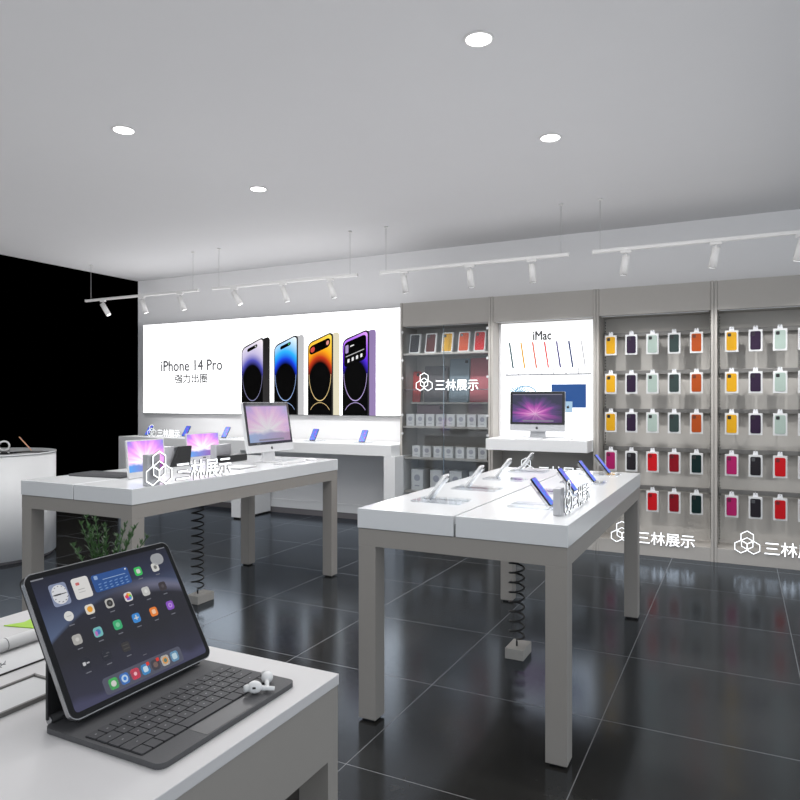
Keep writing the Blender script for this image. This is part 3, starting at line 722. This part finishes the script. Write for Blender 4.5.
# plant behind the tablet
pl = thing('potted_plant', 'small green feathery potted plant behind the keyboard tablet', 'plant', (-1.20, 1.0, .9935))
bm = B(); cyl(bm, (0, 0, 0), (0, 0, .06), .028, 28, .036); obj('pot', bm, M['pot'], pl)
bm = B(); cyl(bm, (0, 0, .059), (0, 0, .062), .033, 24); obj('soil', bm, M['soil'], pl)
fol = B(); stm = B(); random.seed(11)
for (dx, dy, hgt) in [(-.030, .0, .150), (-.038, -.01, .172), (-.012, -.01, .178), (.012, .012, .15), (.035, .02, .160), (.052, .0, .165), (-.045, -.02, .14), (.062, .02, .150), (-.018, .02, .165), (-.025, -.015, .180), (.042, -.01, .17), (.0, .0, .16), (-.033, .01, .16)]:
    pts = [Vector((dx*.15*0, 0, .06))+Vector((dx*1.15*(k/10)**1.3, dy*(k/10)**1.3, (hgt*1.42-.06)*(k/10))) for k in range(11)]
    # rotate spread into the direction across the view
    pts = [Vector((p.x*.893+0*p.y, p.x*.45+p.y, p.z)) for p in pts]
    tube(stm, pts, .0011, 5)
    for k in range(3, 11):
        for q in range(11):
            a = random.uniform(0, 2*PI); L_ = random.uniform(.016, .026)*(1.15-.06*k); dr = Vector((math.cos(a), math.sin(a), random.uniform(.7, 1.5))).normalized()
            p = pts[k]+Vector((0, 0, random.uniform(-.004, .004))); sd = dr.cross(Vector((0, 0, 1))).normalized()*.0016
            vs = [fol.verts.new(x) for x in (p, p+dr*L_*.5+sd, p+dr*L_, p+dr*L_*.5-sd)]; fol.faces.new(vs)
obj('stems', stm, M['leaf'], pl); obj('leaves', fol, M['leaf'], pl)

# ================================================================== WALL CABINETS
def cabinet(label, x0, x1, kind):
    w_ = x1-x0; t = thing('wall_cabinet', label, 'cabinet', (x0, 6.9, 0), 0, 'tall grey wall cabinets'); T = .024; D = YB-.002-6.9
    for a in (0.002, w_-T-.002): obj('side_panel', box(B(), a, 0, 0, a+T, D, 2.605, .001), M['cab'], t)
    obj('header_panel', box(B(), T+.004, .008, 2.335, w_-T-.004, D, 2.603, .001), M['cab'], t)
    obj('plinth', box(B(), T+.003, .0015, 0, w_-T-.003, D, .13, .002), M['cab'], t)
    yb = .32 if kind != 'glass' else .40
    obj('back_panel', box(B(), T+.003, yb, .13, w_-T-.003, yb+.02, 2.335), M['cabback'] if kind == 'peg' else M['cab'], t)
    obj('light_strip', box(B(), T+.02, .05, 2.327, w_-T-.02, .062, 2.335), M['dot'], t)
    return t, w_, T
# --- glass cabinet
XA, XB_, XC, XD, XE = -3.475, -2.392, -1.29, -.223, .85
gc, w_, T = cabinet('grey cabinet with glass doors holding boxes, beside the wall desk', XA, XB_, 'glass')
obj('rear_ledge', box(B(), T+.003, .22, 1.455, w_-T-.003, .40, 1.475, .001), M['cab'], gc)
for z in (2.03, 1.205, .853, .47):
    obj('shelf', box(B(), T+.003, .02, z-.022, w_-T-.003, .40, z, .001), M['cab'], gc)
obj('glass_shelf', box(B(), T+.003, .05, 1.612, w_-T-.003, .19, 1.62, .001), M['glassedge'], gc)
mid = .54
for a, b in ((T+.004, mid-.002), (mid+.002, w_-T-.004)):
    d = obj('glass_door', box(B(), a, -.001, .14, b, .005, 2.325), M['glassdoor'], gc)
    e = B(); x_ = b if b < mid else a; box(e, x_-.0025, -.0015, .14, x_+.0025, .0055, 2.325); obj('glass_edge', e, M['glassedge'], d)
for z in (2.27, 1.95, 1.75, 1.33, 1.12, .72):
    for x_ in (T+.004, w_-T-.012):
        bm = B(); cyl(bm, (x_+.004, -.008, z), (x_+.004, -.0012, z), .014, 12); obj('door_clip', bm, M['dot'], gc)

def case_box(label, loc, rz, col, W=.113, Hh=.2, D=.03, hang=True, lean=0, group=None, grad=None, name='phone_case_package', squareish=False, cam_tone=None):
    t = thing(name, label, 'phone case package', loc, rz, group); m = Matrix.Rotation(-lean, 4, 'X')
    f = B(); b = .011
    box(f, -W/2, 0, 0, W/2, D, Hh, .002)
    obj('carton', f, M['carton'], t, m)
    obj('case', prism(B(), rrect(-W/2+.014, .016, W/2-.014, Hh-.016, .014), -.004, 0), col, t, m)
    cb = B(); prism(cb, rrect(-W/2+.023, Hh-.057, -W/2+.053, Hh-.025, .007), -.0055, -.004); obj('camera_bump', cb, cam_tone or M['black'], t, m)
    if hang:
        h = B(); prism(h, [(-.022, Hh), (.022, Hh), (.017, Hh+.036), (-.017, Hh+.036)], D*.5-.001, D*.5+.001); obj('hang_tab', h, M['hang'], t)
    return t
cm = {}
for nm, c in dict(yellow=(238, 178, 30), purple=(52, 34, 62), mint=(186, 204, 194), orange=(190, 84, 30), magenta=(190, 36, 110), black=(42, 38, 44), red=(222, 24, 34), darkred=(150, 14, 32), teal=(10, 42, 42),
                  slate=(60, 76, 74), coral=(232, 92, 40), maroon=(96, 34, 30)).items():
    cm[nm] = mat('case_'+nm, tuple(.75*v for v in srgb(*c)), .55, spec=.2)
camt = {k: mat('camera_tone_'+k, tuple(v*.25 for v in srgb(*c)), .3) for k, c in dict(orange=(190, 84, 30), magenta=(190, 36, 110), red=(222, 24, 34), darkred=(150, 14, 32), purple=(52, 34, 62), black=(140, 140, 145)).items()}
# --- pegboard bays
rowname = ['top row', 'second row', 'third row', 'fourth row', 'bottom row']
topc = ['yellow', 'purple', 'mint', 'slate', 'orange']; botc = ['magenta', 'black', 'red', 'darkred', 'teal']
word = dict(yellow='yellow', purple='dark purple', mint='pale mint', slate='slate grey', orange='burnt orange', magenta='magenta', black='black', red='bright red', darkred='dark red', teal='dark teal')
for bi, (xa, xb, cx0, ncol, bay) in enumerate(((XC, XD, -1.163, 5, 'left pegboard bay'), (XD, XE, -.078, 4, 'right pegboard bay'))):
    cb, w_, T = cabinet('grey cabinet bay with rows of packaged phone cases, %s' % ('right beside the small lightbox' if bi == 0 else 'at the right edge of the photo'), xa, xb, 'peg')
    for sx in (T+.005, w_-T-.025):
        up = obj('slotted_upright', box(B(), sx, .305, .13, sx+.02, .32, 2.33), M['cabback'], cb)
        s_ = B()
        for k in range(72): box(s_, sx+.006, .3040, .16+k*.03, sx+.014, .3052, .175+k*.03)
        obj('slots', s_, M['slot'], up)
    for r_ in range(5):
        zt = 2.15-.383*r_
        rl = thing('hanging_rail', 'grey rail holding the %s of phone cases in the %s' % (rowname[r_], bay), 'rail', (xa+T+.006, 7.13, zt+.0), 0, 'hanging rails of the pegboard bays')
        obj('rail_bar', box(B(), 0, .028, -.012, w_-2*T-.012, .060, .030, .003), M['rail'], rl)
        obj('rail_bracket', box(B(), .0, .058, -.03, .02, .074, .045, .001), M['rail'], rl)
        obj('rail_bracket', box(B(), w_-2*T-.032, .058, -.03, w_-2*T-.012, .074, .045, .001), M['rail'], rl)
        for c_ in range(ncol):
            x = cx0+.1965*c_
            hk = B(); tube(hk, [(x-xa-T-.006, .03, .024), (x-xa-T-.006, -.06, .024), (x-xa-T-.006, -.166, .024), (x-xa-T-.006, -.172, .031)], .003, 6); obj('hook', hk, M['wire'], rl)
            cn = (topc if r_ < 3 else botc)[c_]
            ct = camt.get(cn)
            case_box('%s phone case in white package, %s of the %s' % (word[cn], rowname[r_], bay), (x, 6.985, zt-.205), 0, cm[cn], group='packaged phone cases in the pegboard bays', cam_tone=ct)
# --- computer bay
cc, w_, T = cabinet('grey cabinet bay framing the small lightbox and the computer shelf', XB_, XC, 'display')
sh = thing('wall_shelf', 'thick white shelf carrying the silver all-in-one computer', 'shelf', (XB_-.03, 6.66, .985))
obj('shelf_slab', box(B(), .06, 0, 0, 1.095, .239, .118, .003), M['white'], sh)
obj('shelf_rear', box(B(), .032+T, .2385, .0, w_-T+.025, .55, .118), M['white'], sh)
lb = thing('lightbox_poster', 'small white backlit poster with coloured pens above the all-in-one computer', 'poster', (XB_+T+.03, 7.10, 1.104))
PW2, PH2 = w_-2*T-.075, 1.228
obj('box_frame', box(B(), -.035, 0, 0, PW2+.012, .10, PH2, .002), M['whitealu'], lb)
obj('lit_panel', box(B(), 0, -.004, .006, PW2, 0, PH2-.004), M['light2'], lb)
ox = -2.318
def pz(z): return z-1.104
obj('title_lettering', fit(text_mesh('iMac', .15, .002, .004), -1.965+2.318, pz(2.135), -1.765+2.318, pz(2.235), -.0042), M['inkd'], lb)
pen = [(60, 90, 100), (240, 180, 60), (236, 120, 96), (240, 90, 90), (90, 80, 140), (60, 70, 120), (222, 222, 226)]
for k, c in enumerate(pen):
    x = .085+k*.128
    o = obj('pen_line', prism(B(), [(x, pz(2.12)), (x+.018, pz(2.12)), (x+.060, pz(1.84)), (x+.042, pz(1.84))], -.0062, -.0042), glowcol('pen_%d' % k, *c, .9), lb)
bl = B()
for k in range(8): 
    x = .06+k*.128; box(bl, x, -.005, pz(1.775), x+.010, -.0042, pz(1.84))
box(bl, .05, -.006, pz(1.762), .96, -.0042, pz(1.778)); obj('base_line', bl, glowcol('thin_grey', 170, 172, 178, .8), lb)
obj('blue_panel', box(B(), .552, -.0055, pz(1.42), .912, -.0042, pz(1.665)), glowcol('panel_blue', 24, 84, 158, .85), lb)
q = B(); box(q, .682, -.0068, pz(1.37), .772, -.0056, pz(1.485)); o = obj('pale_square', q, glowcol('sq_pale', 176, 210, 236, .9), lb)
q = B(); apple(q, .727, pz(1.425), .014, -.007); obj('logo', q, M['black'], lb)
q = B()
for k in range(9): 
    a = R(20+k*16); tube(q, [(.20, -.005, pz(1.56)), (.20+.12*math.cos(a), -.005, pz(1.56)+.095*math.sin(a))], 0.006, 5)
tube(q, [(.27+.12*math.cos(R(a)), -.005, pz(1.56)+.09*math.sin(R(a))) for a in range(0, 181, 12)], .008, 5)
obj('line_drawing', q, glowcol('pale_cyan', 140, 195, 228, .8), lb)
k3 = thing('slim_keyboard', 'slim silver keyboard in front of the computer on the shelf', 'keyboard', (-1.93, 6.745, 1.1035))
obj('keyboard_case', box(B(), -.14, -.04, 0, .14, .04, .008, .003), M['whitealu'], k3)
mouse('white mouse at the right end of the computer shelf', (-1.52, 6.78, 1.1035), 0)

# --- contents of glass cabinet
for k, (cn, px, lbl) in enumerate((('black', 415, 'black'), ('maroon', 431, 'dark brown red'), ('yellow', 447.5, 'yellow'), ('coral', 464, 'orange'), ('red', 480, 'red'))):
    a = (px-400)/677; S_, C_ = math.sin(math.atan(341/677)), math.cos(math.atan(341/677)); Yp = 7.02; X = (-S_+C_*a)*Yp/(C_+S_*a)
    case_box('leaning %s phone case package on the top shelf of the glass cabinet' % lbl, (X, Yp-.03, 2.0305), R(0), cm[cn], W=.135, Hh=.235, hang=False, lean=R(12), group='phone cases on the top shelf of the glass cabinet', cam_tone=M['black'])
def book(label, x, y, z, w_, h_, col, lean=5, name='tablet_case'):
    t = thing(name, label, 'tablet case', (x, y, z), 0, 'tablet cases in the glass cabinet'); m = Matrix.Rotation(R(-lean), 4, 'X')
    obj('cover', prism(B(), rrect(0, 0, w_, h_, .015), 0, .014), col, t, m)
    obj('spine', box(B(), -.001, -.001, .01, .014, .015, h_-.01, .002), col, t, m)
    cb = B(); prism(cb, rrect(w_-.055, h_-.055, w_-.02, h_-.02, .008), -.002, .001); obj('camera_hole', cb, M['black'], t, m)
cr = mat('folio_red', srgb(190, 52, 48), .5); cg = mat('folio_grey', srgb(96, 92, 94), .5); cbl = mat('folio_blue_grey', srgb(130, 146, 156), .5); cp = mat('folio_pink', srgb(186, 96, 104), .5); cv = mat('folio_violet', srgb(104, 84, 92), .5)
book('red tablet case at the left end of the rear ledge', -3.44, 7.15, 1.4755, .10, .36, cr)
book('wide grey tablet case standing on the rear ledge', -3.30, 7.17, 1.4755, .29, .42, cg)
book('tall blue grey tablet case in the middle of the rear ledge', -2.99, 7.18, 1.4755, .24, .50, cbl)
book('tall pink tablet case at the right of the rear ledge', -2.74, 7.19, 1.4755, .28, .50, cp)
book('dark violet case behind the small white boxes', -3.38, 7.14, 1.2055, .34, .24, cv)
def shelf_box(label, x, y, z, w_, d_, h_, grp, icon_=True):
    t = thing('product_box', label, 'box', (x, y, z), 0, grp)
    obj('carton', box(B(), 0, 0, 0, w_, d_, h_, .002), M['carton'], t)
    bm = B(); cyl(bm, (w_/2, -.0012, h_*.60), (w_/2, 0.0002, h_*.60), w_*.26, 16); obj('printed_disc', bm, mat_disc, t)
    bm = B(); box(bm, w_*.3, -.001, h_*.2, w_*.7, .0002, h_*.25); obj('printed_caption', bm, mat_disc, t)
mat_disc = mat('printed_grey', srgb(168, 168, 178), .5)
on = ['leftmost', 'second from left', 'third from left', 'fourth from left', 'fourth from right', 'third from right', 'second from right', 'rightmost']
for k in range(8): shelf_box('small white box above the middle of the glass cabinet, %s of eight' % on[k], -3.425+.124*k, 6.96, 1.2055, .10, .09, .135, 'eight small white boxes on the glass cabinet shelf')
on7 = on[:3]+['middle one']+on[5:]
for k in range(7): shelf_box('small white box in the row of seven, %s' % on7[k], -3.36+.133*k, 6.98, .8535, .10, .09, .125, 'seven small white boxes on the lower shelf')
on4 = ['leftmost', 'second from left', 'second from right', 'rightmost']
for k in range(4): shelf_box('larger white box on the low cabinet shelf, %s of four' % on4[k], -3.37+.235*k, 6.98, .4705, .145, .20, .24, 'larger white boxes low in the glass cabinet')

# ================================================================== ROUND COUNTER ITEMS
ph = make_phone('gold edged phone on a black stand on the round counter', (-6.06, 4.20, 1.0085), R(150), R(38), .165, .08, back=mat('gold_back', srgb(214, 160, 110), .3), group='devices on the round counter')
pdk = thing('charging_pad', 'black charging pad under the gold edged phone', 'pad', (-6.13, 4.22, 1.0002), R(20))
obj('pad_plate', box(B(), -.10, -.07, 0, .16, .07, .006, .002), M['black'], pdk); obj('pad_rim', box(B(), -.09, -.06, .006, .15, .06, .0075, .0005), M['rail'], pdk)
fd = thing('flat_tablet', 'black tablet lying flat at the front of the round counter', 'tablet', (-6.16, 3.96, 1.0002), R(25))
obj('tablet_body', box(B(), -.14, -.10, 0, .14, .10, .008, .003), M['black'], fd); obj('tablet_glass', box(B(), -.13, -.09, .008, .13, .09, .0088, .0002), M['bezel'], fd)
wt = thing('watch_ring_stand', 'white ring shaped stand at the left edge of the round counter', 'stand', (-6.42, 4.16, 1.0002), R(60))
bm = B(); tube(bm, [(.045*math.cos(a*PI/14), 0, .052+.045*math.sin(a*PI/14)) for a in range(29)], .009, 8); obj('ring', bm, M['carton'], wt)
obj('stand_base', box(B(), -.05, -.05, 0, .05, .05, .006, .002), M['black'], wt)

# ================================================================== LIGHTING
def downlight(x, y, label):
    t = thing('ceiling_downlight', label, 'ceiling light', (x, y, H), 0, 'round recessed ceiling lights')
    bm = B(); tube(bm, [(.068*math.cos(a*PI/16), .068*math.sin(a*PI/16), -.003) for a in range(33)], .006, 8); obj('trim_ring', bm, M['lamp'], t)
    bm = B(); cyl(bm, (0, 0, -.006), (0, 0, .001), .062, 28); obj('diffuser', bm, M['glowlamp'], t)
    d = bpy.data.lights.new('downlight_lamp', 'SPOT'); d.energy = DOWN_W; d.spot_size = R(150); d.spot_blend = .8; d.shadow_soft_size = .06
    o = bpy.data.objects.new('downlight_lamp', d); C.objects.link(o); o.parent = t; o.location = (0, 0, -.02)
downlight(-1.16, 3.17, 'round ceiling downlight, the largest and nearest to the camera')
downlight(-1.16, 4.58, 'round ceiling downlight on the right, nearer the cabinets')
downlight(-3.65, 3.18, 'round ceiling downlight on the far left of the ceiling')
downlight(-3.65, 4.58, 'small round ceiling downlight above the tablet table, nearest the banner')

YT, ZT = 6.18, 2.82
tracks = [(-7.80, -5.83, (-7.705, -5.913), (-7.476, -6.767, -6.123), 'at the dark left wall'), (-5.60, -3.62, (-5.507, -3.707), (-5.28, -4.579, -3.958), 'in front of the long banner'),
          (-3.34, -1.40, (-3.275, -1.467), (-3.067, -2.351, -1.737), 'in front of the glass cabinet'), (-1.18, .80, (-1.12, .70), (-.899, -.185, .429), 'in front of the pegboard bays')]
pos = ['left', 'middle', 'right']
for i, (a, b, ws, ls, where) in enumerate(tracks):
    t = thing('light_track', 'white suspended lighting track '+where, 'light track', (a, YT, ZT), 0, 'suspended lighting tracks')
    obj('track_bar', box(B(), 0, -.016, -.012, b-a, .016, .016, .002), M['lamp'], t)
    for e_ in (0, b-a): obj('end_cap', box(B(), e_-.006, -.018, -.014, e_+.006, .018, .018, .001), M['lamp'], t)
    for wx in ws:
        bm = B(); cyl(bm, (wx-a, 0, .016), (wx-a, 0, H-ZT-.012), .0022, 8); obj('suspension_wire', bm, M['wire'], t)
        bm = B(); cyl(bm, (wx-a, 0, H-ZT-.014), (wx-a, 0, H-ZT), .02, 14); obj('ceiling_cup', bm, M['lamp'], t)
    for j, lx in enumerate(ls):
        s = thing('track_spotlight', 'white spotlight, %s one on the track %s' % (pos[j], where), 'spotlight', (lx, YT, ZT-.012), 0, 'white track spotlights')
        obj('adapter', box(B(), -.045, -.014, -.022, .045, .014, 0, .003), M['lamp'], s)
        bm = B(); cyl(bm, (0, 0, -.022), (0, 0, -.065), .008, 10); obj('pivot_stem', bm, M['lamp'], s)
        aim = Vector((((.5 if j == 0 else .22) if i < 2 else (0 if i == 2 else -.22)), .28, -1)).normalized(); c0 = Vector((0, 0, -.062))
        bm = B(); cyl(bm, c0-aim*.02, c0+aim*.15, .032, 24); obj('lamp_head', bm, M['lamp'], s)
        bm = B(); cyl(bm, c0+aim*.1495, c0+aim*.152, .026, 20); obj('lens', bm, M['glowspot'], s)
        d = bpy.data.lights.new('spot_lamp', 'SPOT'); d.energy = SPOT_W; d.spot_size = R(80); d.spot_blend = .8; d.shadow_soft_size = .025
        o = bpy.data.objects.new('spot_lamp', d); C.objects.link(o); o.parent = s; o.location = c0+aim*.16
        o.rotation_euler = Vector((.12, .66, -1)).to_track_quat('-Z', 'Y').to_euler()
